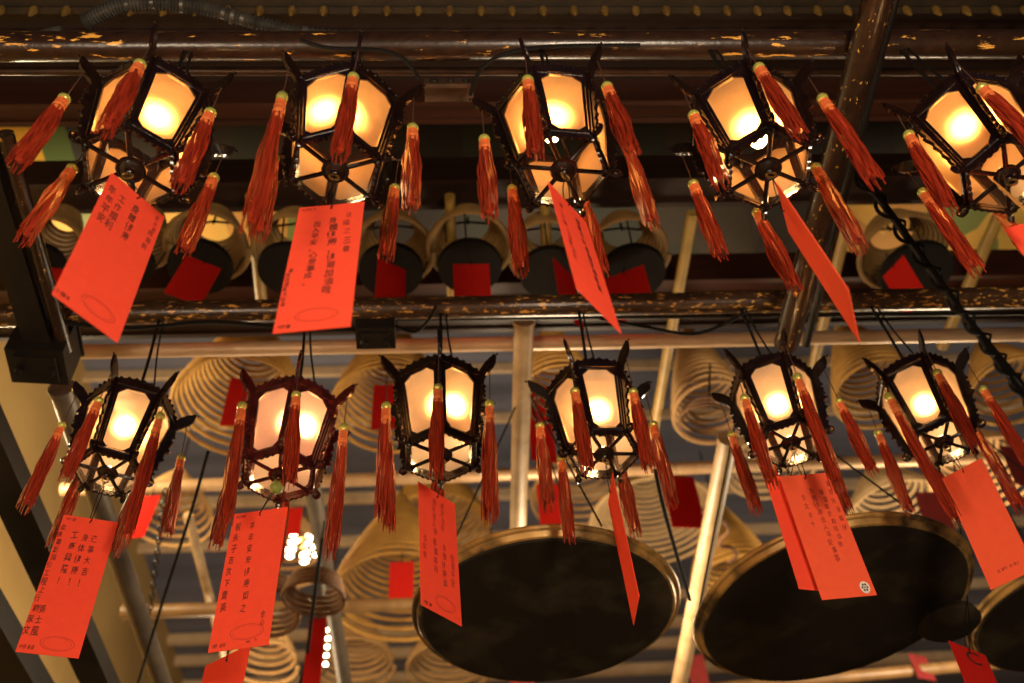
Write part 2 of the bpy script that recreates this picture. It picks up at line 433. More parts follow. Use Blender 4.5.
BULBX = [0, -.030, -.012, .010, 0, 0, .030, .026, 0, 0, 0]      # some bulbs hang off centre
POLE1, POLE2 = 2.890 + EYE, 3.066 + EYE
LROOT = []
TAS = {(0,0):(.155,.345,.003),(0,4):(.165,.325,-.023),(0,5):(.175,.325,-.014),(1,0):(.175,.37,-.008),(1,1):(.19,.375,.002),(1,2):(.18,.32,-.012),(1,5):(.18,.575,0),
 (2,1):(.155,.375,0),(2,3):(.14,.37,0),(2,4):(.175,.355,0),(2,5):(.165,.365,-.008),(3,0):(.14,.355,.004),(3,1):(.15,.41,.002),(3,2):(.16,.37,0),(3,3):(.195,.345,.012),(3,4):(.18,.325,.003),(3,5):(.17,.33,0),
 (4,0):(.175,.30,.004),(4,4):(.135,.37,-.004),(4,5):(.13,.355,-.03),(5,0):(.16,.50,0),(5,1):(.175,.33,.02),(5,4):(.165,.35,-.014),(5,5):(.16,.33,-.017),(6,0):(.15,.385,.02),(6,1):(.165,.48,0),(6,5):(.125,.48,.02),
 (7,0):(.22,.38,-.007),(7,1):(.195,.48,-.02),(7,5):(.2,.465,.007),(8,0):(.195,.33,0),(8,1):(.175,.35,.003),(8,4):(.185,.355,0),(8,5):(.2,.35,0),(9,0):(.18,.48,-.01),(9,1):(.185,.325,.009),(9,4):(.185,.345,.002),(9,5):(.195,.395,-.006),(10,4):(.145,.365,-.02),(10,5):(.155,.52,.016)}
for i, (x, y, z, yaw, tx, ty, s) in enumerate(LAN):
    rot = Matrix.Rotation(math.radians(ty), 3, 'Y') @ Matrix.Rotation(math.radians(tx), 3, 'X') @ Matrix.Rotation(math.radians(yaw), 3, 'Z')
    L = thing('palace_lantern', (x, y, z + EYE), LANLAB[i], 'lantern', 'hexagonal lanterns hung from the two poles', rot)
    L.scale = (s, s, s); LROOT.append(L)
    wood = M['redwood'] if i == 6 else M['wood']
    gl = M['rose'] if i == 6 else (M['amber'] if i < 5 else M['pale'])
    for k in range(6):
        lantern_part('corner_post', k, lambda k=k: post_mesh(k), wood, L)
        p = lantern_part('panel_frame', k, lambda k=k: panel_mesh(k), wood, L)
        lantern_part('glass_pane', k, lambda k=k: pane_mesh(k), gl, p)
        lantern_part('spoke', k, lambda k=k: spoke_mesh(k), wood, L)
    h = lantern_part('hub', 0, hub_mesh, wood, L)
    lantern_part('hub_ring', 0, hubhook_mesh, M['brass'], h)
    lantern_part('top_frame', 0, topframe_mesh, wood, L)
    zb = BULBZ[i]
    inv = rot.inverted()
    lantern_part('lamp_socket', zb, socket_mesh(zb), M['socket'], L, tuple(inv @ Vector((BULBX[i], 0, 0))))
    off = inv @ Vector((BULBX[i], 0, 0))
    lantern_part('light_bulb', 0, bulb_mesh, M['bulb'], L, (off.x, off.y, zb))
    if i == 6:
        g = MB(); g.ball((0, 0, -.052), .021, 14, 9); g.tube([(0, 0, -.075), (0, 0, -.03)], .002, 5)
        tg = g.build('hanging_ball', M['greenball'], L); tg['label'] = 'green ball hanging under the hub'
    # tassels hang plumb from the horn tips
    inv = rot.inverted()
    for k in range(6):
        tip = dirk(k) * .186 + Vector((0, 0, .304))
        drop, ln, lat = TAS.get((i, k), (.165 + R_.uniform(-.02, .02), .35 + R_.uniform(-.02, .03), R_.uniform(-.012, .012)))
        drop /= s; zs = ln / s / .355; drop += .056 * zs
        lean = Matrix.Rotation(R_.uniform(-.02, .02), 3, 'X') @ Matrix.Rotation(-lat / ln, 3, 'Y')
        kit = TASSELS[(i * 5 + k) % 4]; ti = (i * 5 + k) % 4
        root = None
        for nm, mb, mt in kit:
            me = mesh_of((nm if nm != 'fringe' else 'tassel', ti), mb, M[mt])
            if root is None:
                root = link('tassel', me, L)
                mloc = Matrix.Translation(tip) @ (inv @ lean).to_4x4() @ Matrix.Translation((0, 0, -drop)) @ Matrix.Diagonal((1, 1, zs, 1))
                root.matrix_local = mloc
            else:
                c = link(nm, me, root)
                if nm == 'cord':                    # reaches from the bead up to the horn
                    c.location = (0, 0, drop / zs); c.scale = (1, 1, drop / zs - .060)
    # hanging cord up to the pole
    topz = (POLE1 if i < 5 else POLE2) - .04 - (z + EYE)
    cm = MB(); T = inv @ Vector((0, 0, topz))
    A = Vector((0, 0, HP + .075)); cm.tube(smooth_path([A, A.lerp(T / s, .5) + Vector((.006, .004, 0)), T / s], 5), .0055, 6)
    cm.tube(smooth_path([A + Vector((.03, .01, -.02)), A + Vector((.05, 0, .05)), A.lerp(T / s, .6) + Vector((.03, 0, 0)), T / s + Vector((.02, 0, .0))], 6), .0036, 6)
    cm.tube([T / s + Vector((math.cos(t) * .030, 0, .03 + math.sin(t) * .030)) for t in [-PI / 2 + .4 * j for j in range(10)]], .006, 6)
    cm.build('hanging_cord', M['cable'], L)

# ------------------------------------------------------------------ wish tags with handwriting
def glyph_mesh(cols, w, l, rnd, inkcol=None):
    """columns of characters as a mesh in the tag plane: x across, z down from the hole edge"""
    mb = MB()
    for u, v0, pitch, size, text, *lean in cols:
        du = lean[0] if lean else 0
        for j, ch in enumerate(text):
            if ch == ' ': continue
            cu = bpy.data.curves.new('ink', 'FONT'); cu.body = ch; cu.align_x = 'CENTER'; cu.size = 1; cu.offset = .008; cu.resolution_u = 2
            ob = bpy.data.objects.new('ink', cu); COL.objects.link(ob); bpy.context.view_layer.update()
            me = ob.to_mesh()
            sx = size * w * rnd.uniform(.9, 1.08); sz = min(sx * 1.9, pitch * l * 1.0) * rnd.uniform(.9, 1.05)
            ox = (u - .5 + du * j / max(1, len(text) - 1)) * w + rnd.uniform(-.02, .02) * w; oz = -(v0 + j * pitch) * l
            sh = rnd.uniform(-.05, .22); rt = rnd.uniform(-.10, .10)
            vs = []
            for q in me.vertices:
                a, b = q.co.x, q.co.y - .36
                a, b = a + b * rt, b - a * rt + a * sh * .4
                vs.append((ox + a * sx, -.0013, oz + b * sz))
            mb.add(vs, [tuple(p.vertices) for p in me.polygons])
            ob.to_mesh_clear(); bpy.data.objects.remove(ob); bpy.data.curves.remove(cu)
    return mb
def stamp_mesh(u, v, ru, rv, w, l):
    mb = MB()
    for kx, wd in ((1.0, .0012), (.84, .0007)):
        n = 40; vs = []
        for i in range(n):
            t = 2 * PI * i / n; c, s_ = math.cos(t), math.sin(t)
            for e in (0, wd):
                vs.append(((u - .5) * w + (ru * w * kx + e) * c, -.0012, -v * l + (rv * l * kx + e) * s_))
        mb.add(vs, [(2 * i, 2 * i + 1, (2 * i + 3) % (2 * n), (2 * i + 2) % (2 * n)) for i in range(n)])
    return mb
def wish_tag(loc, yaw, t, s, w, l, label, mat, dark=(), faint=(), stamp=None, group='red wish tags under the lanterns', wire=None, small=True, seed=1):
    rot = Matrix.Rotation(math.radians(yaw), 3, 'Z') @ Matrix.Rotation(math.radians(t), 3, 'X') @ Matrix.Rotation(math.radians(s), 3, 'Y')
    rnd = random.Random(seed)
    T = thing('wish_tag', loc, label, 'tag', group, rot)
    mb = MB(); n = 10                               # sheet with a hole near its top edge
    hole = [(.0035 * math.cos(2 * PI * k / 8 + PI / 8), -.016 + .0035 * math.sin(2 * PI * k / 8 + PI / 8)) for k in range(8)]
    hw = w / 2; top = [(-hw, 0), (hw, 0), (hw, -.032), (-hw, -.032)]
    for yy, fl in ((-.0008, 0), (.0008, 1)):
        V = [(x, yy, z) for x, z in hole] + [(x, yy, z) for x, z in top] + [(-hw, yy, -l), (hw, yy, -l)]
        # hole points: 0 right-up .. counter-clockwise
        fs = [(9, 8, 2, 1), (8, 11, 4, 3), (8, 3, 2), (11, 10, 6, 5), (11, 5, 4), (10, 9, 0, 7), (10, 7, 6), (9, 1, 0), (11, 12, 13, 10)]
        mb.add(V, [q if fl else q[::-1] for q in fs])
    for a, b in (((-hw, 0), (hw, 0)), ((hw, 0), (hw, -l)), ((hw, -l), (-hw, -l)), ((-hw, -l), (-hw, 0))):
        mb.add([(a[0], -.0008, a[1]), (b[0], -.0008, b[1]), (b[0], .0008, b[1]), (a[0], .0008, a[1])], [(0, 1, 2, 3)])
    mb.build('paper', mat, T, smooth=False)
    for c_ in dark: glyph_mesh([c_], w, l, rnd).build('written_column' if len(c_[4]) > 1 else 'small_print', M['ink'], T, smooth=False)
    for c_ in faint: glyph_mesh([c_], w, l, rnd).build('faint_column' if len(c_[4]) > 1 else 'faint_print', M['faint'], T, smooth=False)
    if stamp: stamp_mesh(*stamp, w, l).build('oval_stamp', M['faint'], T, smooth=False)
    if wire:                                        # thin wire loop through the hole
        W = rot.inverted() @ (Vector(wire) - Vector(loc)); mw = MB()
        mw.tube(smooth_path([W, W * .6 + Vector((.006, -.004, 0)), Vector((.003, -.005, -.006)), Vector((0, -.004, -.017)), Vector((0, .004, -.015)), Vector((-.003, .005, -.004)), W * .55 + Vector((-.006, .004, 0)), W], 5), .0015, 5)
        mw.build('wire', M['cable'], T)
    return T
def hub_point(i):
    x, y, z, *_r, s = LAN[i]; return (x, y, z + EYE - .040 * s)

def small(*uv):                                     # tiny printed line at the lower left corner
    return [(u0 + .05 * k, v, .03, .05, c) for u0, v in uv for k, c in enumerate('中國香港')]
TAGS = [
 (0, (-.714, 1.261, 2.097), 50.8, -3.1, 1.3, .153, .498, 'bright red tag turned aslant at the far left of the top row, black writing', 'paper',
  [(.12, .12, .080, .13, '年年平安'), (.29, .13, .078, .12, '工作順利'), (.535, .12, .078, .12, '身體健康'), (.87, .20, .060, .09, '玲銘祝')] + small((.06, .965)),
  [(.90, .06, .050, .07, '信女黃')], (.6, .90, .25, .045)),
 (1, (-.267, 1.262, 2.046), -5.3, -2.6, -.3, .150, .488, 'red tag facing squarely out in the top row, two long columns of black writing', 'paper',
  [(.56, .15, .064, .135, '身體健康，健哥加油哦', .07), (.33, .17, .054, .12, '出入平安，心想事成。'), (.055, .55, .036, .07, '香港西貢黃大仙區'), (.80, .34, .073, .11, '三敬')] + small((.06, .965)),
  [(.78, .11, .073, .10, '信福之')] + small((.08, .03)), (.53, .90, .28, .045)),
 (2, (.276, 1.264, 2.050), 49.3, -4.2, 1.8, .147, .463, 'narrow-looking red tag twisted edgewise in the middle of the top row, one column of writing', 'paper',
  [(.66, .14, .066, .12, '闔家平安身體健康事業', .06)], [(.22, .16, .062, .10, '願一切順心如意吉祥')], None),
 (3, (.781, 1.268, 2.023), 67.7, -4.2, .1, .149, .436, 'blank orange-red tag turned nearly edge-on, right of the middle of the top row', 'orangepaper', (), (), None),
 (5, (-1.071, 2.356, 2.086), 16.9, -6.1, -1.3, .152, .500, 'red tag at far lower left, black columns each ending in exclamation marks', 'paper',
  [(.66, .16, .085, .12, '逢事大吉！'), (.49, .16, .085, .12, '身体健康！'), (.31, .15, .088, .12, '工商興隆！'), (.06, .10, .060, .10, '此佛靈城指引工程上行'), (.20, .71, .075, .12, '張士風'), (.07, .71, .075, .11, '賴家文')] + small((.07, .965)),
  small((.08, .03)), (.60, .925, .27, .045)),
 (6, (-.574, 2.341, 2.085), -9.9, 1.8, .4, .165, .466, 'red tag under the red-framed lantern, two widely spaced black columns', 'paper',
  [(.40, .12, .087, .10, '平年安安健康如之', .07), (.11, .11, .085, .10, '祝永子吉次下貴英'), (.84, .79, .055, .08, '合心'), (.66, .962, .02, .08, '地'), (.76, .955, .02, .08, '卜')] + small((.08, .965)),
  small((.08, .03)), (.60, .895, .27, .05)),
 (7, (-.053, 2.355, 2.148), 46.3, .1, -2.5, .158, .438, 'red tag with fading columns of small writing, overlapping the left edge of a sooty tray', 'paper',
  small((.10, .965)),
  [(.84, .50, .068, .10, '合家平安'), (.62, .45, .072, .10, '身體健康興'), (.40, .45, .072, .10, '事業順利'), (.12, .46, .068, .09, '信女敬'), (.62, .10, .065, .10, '祈求全年'), (.40, .10, .065, .10, '願吾家人平')], (.60, .90, .24, .05)),
 (8, (.483, 2.358, 2.151), -90.2, 2.3, 3.6, .147, .437, 'red tag turned edge-on, a thin blade in front of the central sooty tray', 'paper', (), (), None),
 (9, (1.099, 2.352, 2.179), -6.1, -1.4, .7, .153, .476, 'red tag with pale writing and a small round sticker, over the sooty tray', 'orangepaper',
  (), [(.90, .10, .075, .09, '願吾兒身體健'), (.72, .17, .062, .09, '學業進步前程似錦'), (.54, .15, .062, .10, '身體健康出入平安萬事'), (.34, .20, .075, .09, '信女合十')], None),
 (10, (1.613, 2.351, 2.187), -45.6, -.6, 2.8, .138, .427, 'blank orange-red tag tilted at the far right, almost no marks', 'orangepaper', (), [(.30 + .09 * k, .90, .03, .07, c) for k, c in enumerate('合家平安敬上')], None),
]
for n_, (i, loc, yaw, t, s, w, l, lab, mt, dk, ft, st) in enumerate(TAGS):
    T = wish_tag((loc[0], loc[1], loc[2] + EYE), yaw, t, s, w, l, lab, M[mt], dk, ft, st, wire=hub_point(i), seed=n_ + 3)
    if i == 9:
        mb = MB(); mb.lathe([(.0005, 0), (.0135, 0), (.0135, .0010), (.0005, .0010)], 18)
        o = mb.build('round_sticker', M['white'], T, ((.84 - .5) * w, -.0008, -.94 * l)); o.rotation_euler = (PI / 2, 0, 0); o.scale = (1, 1.55, 1)
        o['label'] = 'small white sticker with a dark flower mark'
        fl = MB()
        for q in range(6):
            a = q * PI / 3; fl.lathe([(.0004, .0012), (.0028, .0012), (.0028, .0014), (.0004, .0014)], 8, (.0068 * math.cos(a), .0068 * math.sin(a), 0))
        fl.lathe([(.0004, .0012), (.0022, .0012), (.0022, .0014), (.0004, .0014)], 8)
        fl.build('flower_mark', M['ink'], o)
# a second tag behind the one under the next-to-last lantern, and loose ones low down
wish_tag((1.07, 2.40, 2.215 + EYE), 8, -2, 2.5, .165, .46, 'second red tag tucked behind the stickered one, only its top and left edges out', M['paper'], wire=hub_point(9), seed=41)
wish_tag(PY(1003, 188, 1.20), 35, -4, 6, .095, .14, 'small folded brown kraft paper hanging under the top right lantern', M['kraft'], wire=PY(1001, 172, 1.22), group='loose papers')
wish_tag(PY(1030, 222, 1.30), -20, -3, 2, .12, .40, 'red tag at the top right edge, mostly cut off by the frame', M['paper'], wire=PY(1028, 205, 1.28), group='loose papers')
wish_tag(PY(228, 655, 2.75), -38, 0, 3, .20, .40, 'plain red tag below the two-column tag, near the bottom edge', M['paper'], wire=PY(231, 560, 2.75), group='loose papers')
wish_tag(PY(967, 648, 2.9), 28, 0, 4, .165, .34, 'red tag with one big black curled stroke at the lower right', M['deepred'],
         wire=PY(967, 600, 2.9), group='loose papers', dark=[(.55, .10, .2, .62, 'C', 0)], seed=5)

# ------------------------------------------------------------------ poles and fittings that carry the lanterns
rod('lantern_pole', (-3.0, 1.243, POLE1 + .0), (3.6, 1.243, POLE1), .0435, M['pole'], 'thick dark brown round pole across the top, flecked with gold, carrying the upper lanterns', 'pole', ends=True)
rod('lantern_pole', (-3.4, 2.344, POLE2 + .0), (4.2, 2.344, POLE2 - .0), .0435, M['pole2'], 'dark round pole worn through to gold leaf, carrying the lower lanterns', 'pole', ends=True)
def xrod(name, u0, v0, u1, v1, h, px, mat, label, cat='pole', ext=0, **k):
    a, b = PZ(u0, v0, h), PZ(u1, v1, h); r = px_size((a + b) / 2, px) / 2
    d = (b - a).normalized() * ext
    return rod(name, a - d, b + d, r, mat, label, cat, **k)
xrod('conduit_pipe', 0, 71, 1024, 72, 3.02, 9, M['plate'], 'thin brown pipe running just under the top lantern pole', 'pipe', .6)
xrod('conduit_pipe', 0, 323, 1024, 313, 3.12, 5, M['darkiron'], 'thin dark pipe close behind the gilt worn pole', 'pipe', .6)
xrod('steel_pipe', 70, 352, 1024, 334, 3.45, 15, M['steel'], 'bright pale steel pipe behind the lower row of lanterns', 'pipe', 0, ends=True)
# fixings on the poles
def clamp_block(name, p, size, yaw, label, mat):
    T = thing(name, p, label, 'clamp'); sx, sy, sz = size; T.rotation_euler = (0, 0, yaw)
    mb = MB(); mb.box((0, 0, 0), size); mb.box((0, 0, -sz * .5 - .008), (sx * .72, sy * .72, .016)); mb.box((0, 0, sz * .5 + .006), (sx * 1.08, sy * 1.08, .012))
    mb.build('block', mat, T, smooth=False)
    for a in (-1, 1):
        b = MB(); b.lathe([(.012, -.022), (.014, -.018), (.014, -.004), (.008, 0)], 6, (a * sx * .28, 0, -sz * .5 - .012)); b.build('bolt', M['darkiron'], T)
    return T
clamp_block('pipe_clamp', PZ(44, 352, 2.99), (.20, .16, .17), .1, 'large dark clamp block where the left slanting beam meets the gilt worn pole', M['darkiron'])
clamp_block('junction_box', PZ(376, 330, 3.02), (.145, .10, .10), 0, 'small dark junction box strapped under the gilt worn pole, above the middle lanterns', M['darkiron'])
T = thing('bracket_plate', PZ(449, 83, 2.90), 'dark metal bracket plate with round holes fixed behind the top pole', 'bracket')
mb = MB(); mb.box((0, 0, 0), (.15, .012, .085)); mb.box((0, .03, .045), (.15, .07, .010)); mb.build('plate', M['plate'], T, smooth=False)
for dx in (-.045, .005, .05):
    b = MB(); b.tube([(dx, -.012, 0), (dx, -.004, 0)], .014 if dx < 0 else .009, 10); b.build('bolt', M['darkiron'], T)
T.rotation_euler = (-.25, 0, 0)
# poles running away from the camera
def yrod(u0, v0, u1, v1, h, px, mat, label, name='pole', cat='pole', square=False, ext=(0, 0), **k):
    a, b = PZ(u0, v0, h), PZ(u1, v1, h); d = (b - a).normalized(); r = px_size((a + b) / 2, px) / 2
    a, b = a - d * ext[0], b + d * ext[1]
    if not square: return rod(name, a, b, r, mat, label, cat, **k)
    mb = MB(); q = Vector((0, 1, 0)).rotation_difference(d).to_matrix()
    mb.box((b - a) / 2, (2 * r, (b - a).length, 2 * r), q); mb.box((b - a) / 2 + Vector((0, 0, -r)), (2.5 * r, (b - a).length, r * .5), q)
    return tag(mb.build(name, mat, None, a, smooth=False), label, cat)
yrod(-6, 185, 42, 338, 3.0, 22, M['darkiron'], 'thick dark iron beam slanting down the upper left edge', 'iron_beam', 'beam', True, (.3, 0))
yrod(28, 215, 66, 350, 2.98, 15, M['slant'], 'slim dark pole with gold flecks beside the thick left beam', 'slanting_pole', ext=(.3, 0))
yrod(0, 455, 106, 690, 2.72, 24, M['darkiron'], 'thick dark iron beam slanting behind the far lower left tag', 'iron_beam', 'beam', True, (.35, .4))
yrod(-14, 610, 34, 690, 2.5, 28, M['darkiron'], 'short dark iron beam at the bottom left corner', 'iron_beam', 'beam', True, (.3, .3))
yrod(62, 390, 168, 700, 3.2, 20, M['greysteel'], 'grey steel pipe slanting down past the far lower left tag', 'steel_pipe', 'pipe', ends=True)
yrod(524, 322, 517, 560, 3.35, 18, M['cream'], 'cream upright-looking pole rising behind the central sooty tray', 'cream_pole', ends=True, ext=(0, .6))
yrod(728, 440, 678, 690, 3.4, 17, M['cream'], 'cream pole slanting between the two large sooty trays', 'cream_pole', ends=True, ext=(0, .3))
yrod(880, -10, 786, 345, 2.80, 28, M['slant'], 'dark pole with gold flecks slanting across the top pole at upper right', 'slanting_pole', ext=(.2, 0))
yrod(897, -10, 806, 345, 2.86, 9, M['darkiron'], 'thin dark rod alongside the gold-flecked slanting pole', 'iron_rod', ext=(.2, 0))
yrod(303, 430, 346, 690, 3.75, 16, M['greysteel'], 'grey steel pipe behind the loose burnt coil', 'steel_pipe', 'pipe', ends=True, ext=(0, .4))
for (u0, v0, u1, v1, w, lab) in [(691, 222, 654, 430, 11, 'long yellow bamboo pole rising between the fourth and fifth lower lanterns'),
        (252, 205, 262, 305, 12, 'yellow bamboo pole beside the second top tag on its left'),
        (545, 205, 548, 305, 11, 'yellow bamboo pole behind the twisted top tag'),
        (846, 225, 806, 400, 11, 'yellow bamboo pole behind the blank edge-on top tag'),
        (998, 218, 945, 340, 12, 'yellow bamboo pole at the right beyond the twisted cable'),
        (450, 205, 452, 300, 10, 'yellow bamboo pole between two small sooty trays')]:
    p = yrod(u0, v0, u1, v1, 4.02, w, M['bamboo'], lab, 'bamboo_pole', ext=(.05, .05), group='yellow bamboo poles')
yrod(188, 515, 232, 683, 4.1, 9, M['cream'], 'thin pale pole left of the two-column tag', 'cream_pole')
# horizontal pipes further back
for (u0, v0, u1, v1, h, px, mt, lab, e) in [
        (150, 487, 1030, 456, 4.3, 13, 'warmpipe', 'warm tan pipe across the back behind the lower lanterns', .5),
        (124, 612, 416, 604, 4.0, 14, 'brownpipe', 'brown pipe with a cut end behind the two-column tag', 0),
        (700, 690, 1030, 660, 3.9, 12, 'brownpipe', 'brown pipe under the right sooty tray', .3)]:
    xrod('back_pipe', u0, v0, u1, v1, h, px, M[mt], lab, 'pipe', e, ends=True)
# cables
cable([PZ(u, v, 2.86) for u, v in [(852, 168), (880, 200), (925, 262), (975, 330), (1015, 385), (1050, 432)]], .013, 'thick twisted black cable slanting down at the right', twist=True)
cable([PZ(u, v, 2.88) for u, v in [(862, 172), (893, 218), (940, 285), (990, 345), (1045, 412)]], .010, 'second black cable alongside the twisted one at the right', twist=True)
cable([PZ(u, v, 3.03) for u, v in [(-10, 55), (20, 46), (45, 34), (62, 30)]], .014, 'pale ribbed conduit end at the upper left edge', 'ribbed_conduit', M['conduit'], 'conduit', twist=True)
def ribbed(pts, r, label):
    P = smooth_path(pts, 26); o = P[0].copy(); mb = MB()
    n = len(P)
    mb.tube([p - o for p in P], lambda t: r * (1 + .16 * (1 if int(t * (n - 1)) % 2 else -1)), 10)
    return tag(mb.build('ribbed_conduit', M['conduit'], None, o), label, 'conduit')
ribbed([PZ(u, v, 2.98) for u, v in [(85, 22), (120, 6), (165, 3), (210, 10), (260, 24), (320, 36), (400, 40)]], .021, 'long ribbed metal conduit curving over the top left lantern')
cable([PZ(u, v, 2.80) for u, v in [(300, 40), (330, 48), (380, 50), (405, 60), (420, 80)]], .006, 'thin cable looping off the top pole beside the second lantern')
cable([PZ(u, v, 2.82) for u, v in [(470, 95), (482, 68), (510, 52), (560, 46), (640, 45)]], .006, 'thin cable looping along the top pole over the middle lantern')
cable([PZ(u, v, 2.98) for u, v in [(600, 318), (640, 326), (690, 334), (720, 326), (745, 312)]], .007, 'thin black cable sagging under the gilt worn pole right of the middle')
cable([PZ(u, v, 2.98) for u, v in [(60, 322), (130, 328), (210, 322), (300, 328), (350, 326)]], .008, 'black cable sagging under the gilt worn pole at the left')
cable([PZ(u, v, 3.0) for u, v in [(395, 326), (415, 332), (430, 318), (436, 306)]], .006, 'short cable from the small junction box to the middle lower lantern')
cable([PZ(u, v, 2.9) for u, v in [(208, 452), (190, 515), (160, 610), (136, 690)]], .007, 'black cable hanging left of the two-column tag')
cable([PZ(u, v, 3.0) for u, v in [(322, 540), (314, 600), (306, 660), (298, 690)]], .009, 'black wire hook stem through the loose burnt coil')
cable([PZ(u, v, 2.6) for u, v in [(655, 470), (664, 510), (678, 560), (690, 600)]], .008, 'dark wire stay running down to the gap between the sooty trays')
cable([PZ(u, v, 2.8) for u, v in [(242, 640), (238, 665), (234, 700)]], .010, 'black cable end at the bottom, left of the burnt coils')
mbc = MB()                                  # small chain
a, b = PZ(165, 492, 3.3), PZ(150, 612, 3.3)
for i in range(22):
    c = a.lerp(b, i / 21) - a; rz = Matrix.Rotation(i % 2 * PI / 2, 3, (b - a).normalized()); dd = (b - a).normalized(); sd = rz @ dd.cross(Vector((0, 0, 1))).normalized()
    mbc.tube([c + dd * math.cos(t) * .026 + sd * math.sin(t) * .011 for t in [2 * PI * j / 10 for j in range(10)]], .004, 5, True)
tag(mbc.build('chain', M['darkiron'], None, a), 'dark link chain hanging left of the black cable', 'chain')

# ------------------------------------------------------------------ large sooty trays
def big_tray(u, v, h, wpx, tilt, label, lean=(0, 0), dents=0):
    p = PZ(u, v, h); r = px_size(p, wpx) / 2
    T = thing('incense_tray', p, label, 'tray', 'large sooty trays under the coils', Matrix.Rotation(lean[0], 3, 'X') @ Matrix.Rotation(lean[1], 3, 'Y'))
    def wob(mb, amp):
        mb.v = [(x * (1 + amp * math.sin(3 * math.atan2(y, x) + 1) + amp * .6 * math.sin(7 * math.atan2(y, x))), y * (1 + amp * math.sin(3 * math.atan2(y, x) + 1)), z) for x, y, z in mb.v]
        return mb
    mb = MB(); mb.lathe([(.001, 0), (r * .5, .002), (r * .93, 0), (r * .955, .010), (r * .955, .03), (.001, .03)], 72)
    wob(mb, dents).build('pan', M['tray'], T)
    rm = MB(); rm.lathe([(r * .945, .006), (r * .962, .008), (r * .985, .030), (r * .975, .030), (r * .945, .02)], 72, caps=False); rm.tube([(r * .99 * math.cos(t), r * .99 * math.sin(t), .034) for t in [2 * PI * i / 72 for i in range(72)]], .011, 8, True)
    wob(rm, dents).build('rim', M['rim'], T)
    for q in range(3):
        a = 2 * PI * q / 3 + .9; wv = MB(); wv.tube([(r * .96 * math.cos(a), r * .96 * math.sin(a), .07), (0, 0, 1.2)], .004, 5); wv.build('stay_wire', M['cable'], T)
    return T
big_tray(547, 617, 2.25, 268, 0, 'large round sooty tray in the lower middle, between the cream poles', (.05, 0), .004)
big_tray(836, 611, 2.25, 284, 0, 'large round sooty tray at the lower right, behind the stickered tag', (.05, -.07), .010)
big_tray(1068, 622, 2.28, 190, 0, 'large sooty tray cut off by the right edge of the frame', (.0, 0), .006)
simple('soot_lump', lambda m: m.lathe([(.02, 0), (.10, .005), (.118, .02), (.11, .045), (.05, .06)], 20), M['tray'], PZ(952, 628, 2.2), 'small sooty bowl wedged between the right-hand trays', 'bowl')

# ------------------------------------------------------------------ incense coils
def coil(u, v, h, wpx, H, turns, mat, label, tube_px=4, top=.12, bell=1.0, tilt=(0, 0), hanger=.5, group='hanging incense coils', tray=None):
    p = PZ(u, v, h); r = px_size(p, wpx) / 2; tr = px_size(p, tube_px) / 2
    T = thing('incense_coil', p, label, 'incense coil', group, Matrix.Rotation(tilt[0], 3, 'X') @ Matrix.Rotation(tilt[1], 3, 'Y'))
    mb = MB(); n = int(turns * 30); pts = []
    for i in range(n + 1):
        t = i / n; rr = r * (1 - (1 - top) * t); zz = H * (t ** bell); a = 2 * PI * turns * t
        pts.append((rr * math.cos(a), rr * math.sin(a), zz))
    mb.tube(pts, tr, 6); mb.build('spiral', mat, T)
    if hanger:
        w = MB(); w.tube([(0, 0, H + hanger), (0, 0, H * .96)], .006, 5)
        w.tube([(-r * top * 1.1, 0, H - .01), (0, 0, H + .01), (r * top * 1.1, 0, H - .01)], .006, 5); w.build('hook', M['cable'], T)
    if tray:
        k = MB(); k.lathe([(.001, -.16), (r * tray, -.16), (r * tray * 1.02, -.13), (r * tray * .97, -.13), (.001, -.15)], 32); k.build('ash_tray', M['smalltray'], T)
        for q in range(3):
            a = q * 2.1 + .4; w = MB(); w.tube([(r * tray * math.cos(a), r * tray * math.sin(a), -.135), (r * .9 * math.cos(a), r * .9 * math.sin(a), .02)], .004, 4); w.build('tray_wire', M['cable'], T)
    return T
def paper_slip(u, v, h, wpx, lpx, yaw, lean, label, mat='deepred', group='small red slips on the coils', hang=.10, dark=()):
    p = PZ(u, v, h); w = px_size(p, wpx)
    e = math.cos(math.atan2(h, math.hypot(p.x, p.y))); l = px_size(p, lpx) / max(.4, e)
    return wish_tag(p, yaw, 0, lean, w, l, label, M[mat], dark=dark, wire=p + Vector((0, 0, hang)), group=group, seed=int(u))
# the row of small trays behind the top tags
ROW = [(52, 258, 60, .74, 'at the far left beside the dark beam', 'rowcoil'), (138, 258, 62, .74, 'behind the aslant top tag', 'rowcoil'), (206, 262, 84, .74, 'just right of the aslant top tag', 'rowcoil'),
       (292, 264, 80, .74, 'half hidden by the square-facing tag', 'rowcoil'), (392, 266, 84, .74, 'below the second lantern tassels', 'rowcoil'), (469, 262, 84, .74, 'below the gap between the second and third lanterns', 'rowcoil'),
       (547, 268, 78, .76, 'left of the twisted top tag', 'rowcoil'), (628, 268, 84, .76, 'right of the twisted top tag', 'rowcoil'), (905, 268, 92, .76, 'behind the twisted black cable', 'rowcoil')]
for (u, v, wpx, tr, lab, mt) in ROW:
    coil(u, v - 14, 3.90, wpx, .21, 8, M[mt], 'coil over a round black ash tray ' + lab, tube_px=5.5, top=.5, bell=1.0, tray=tr, group='row of coils with black ash trays', hanger=.05)
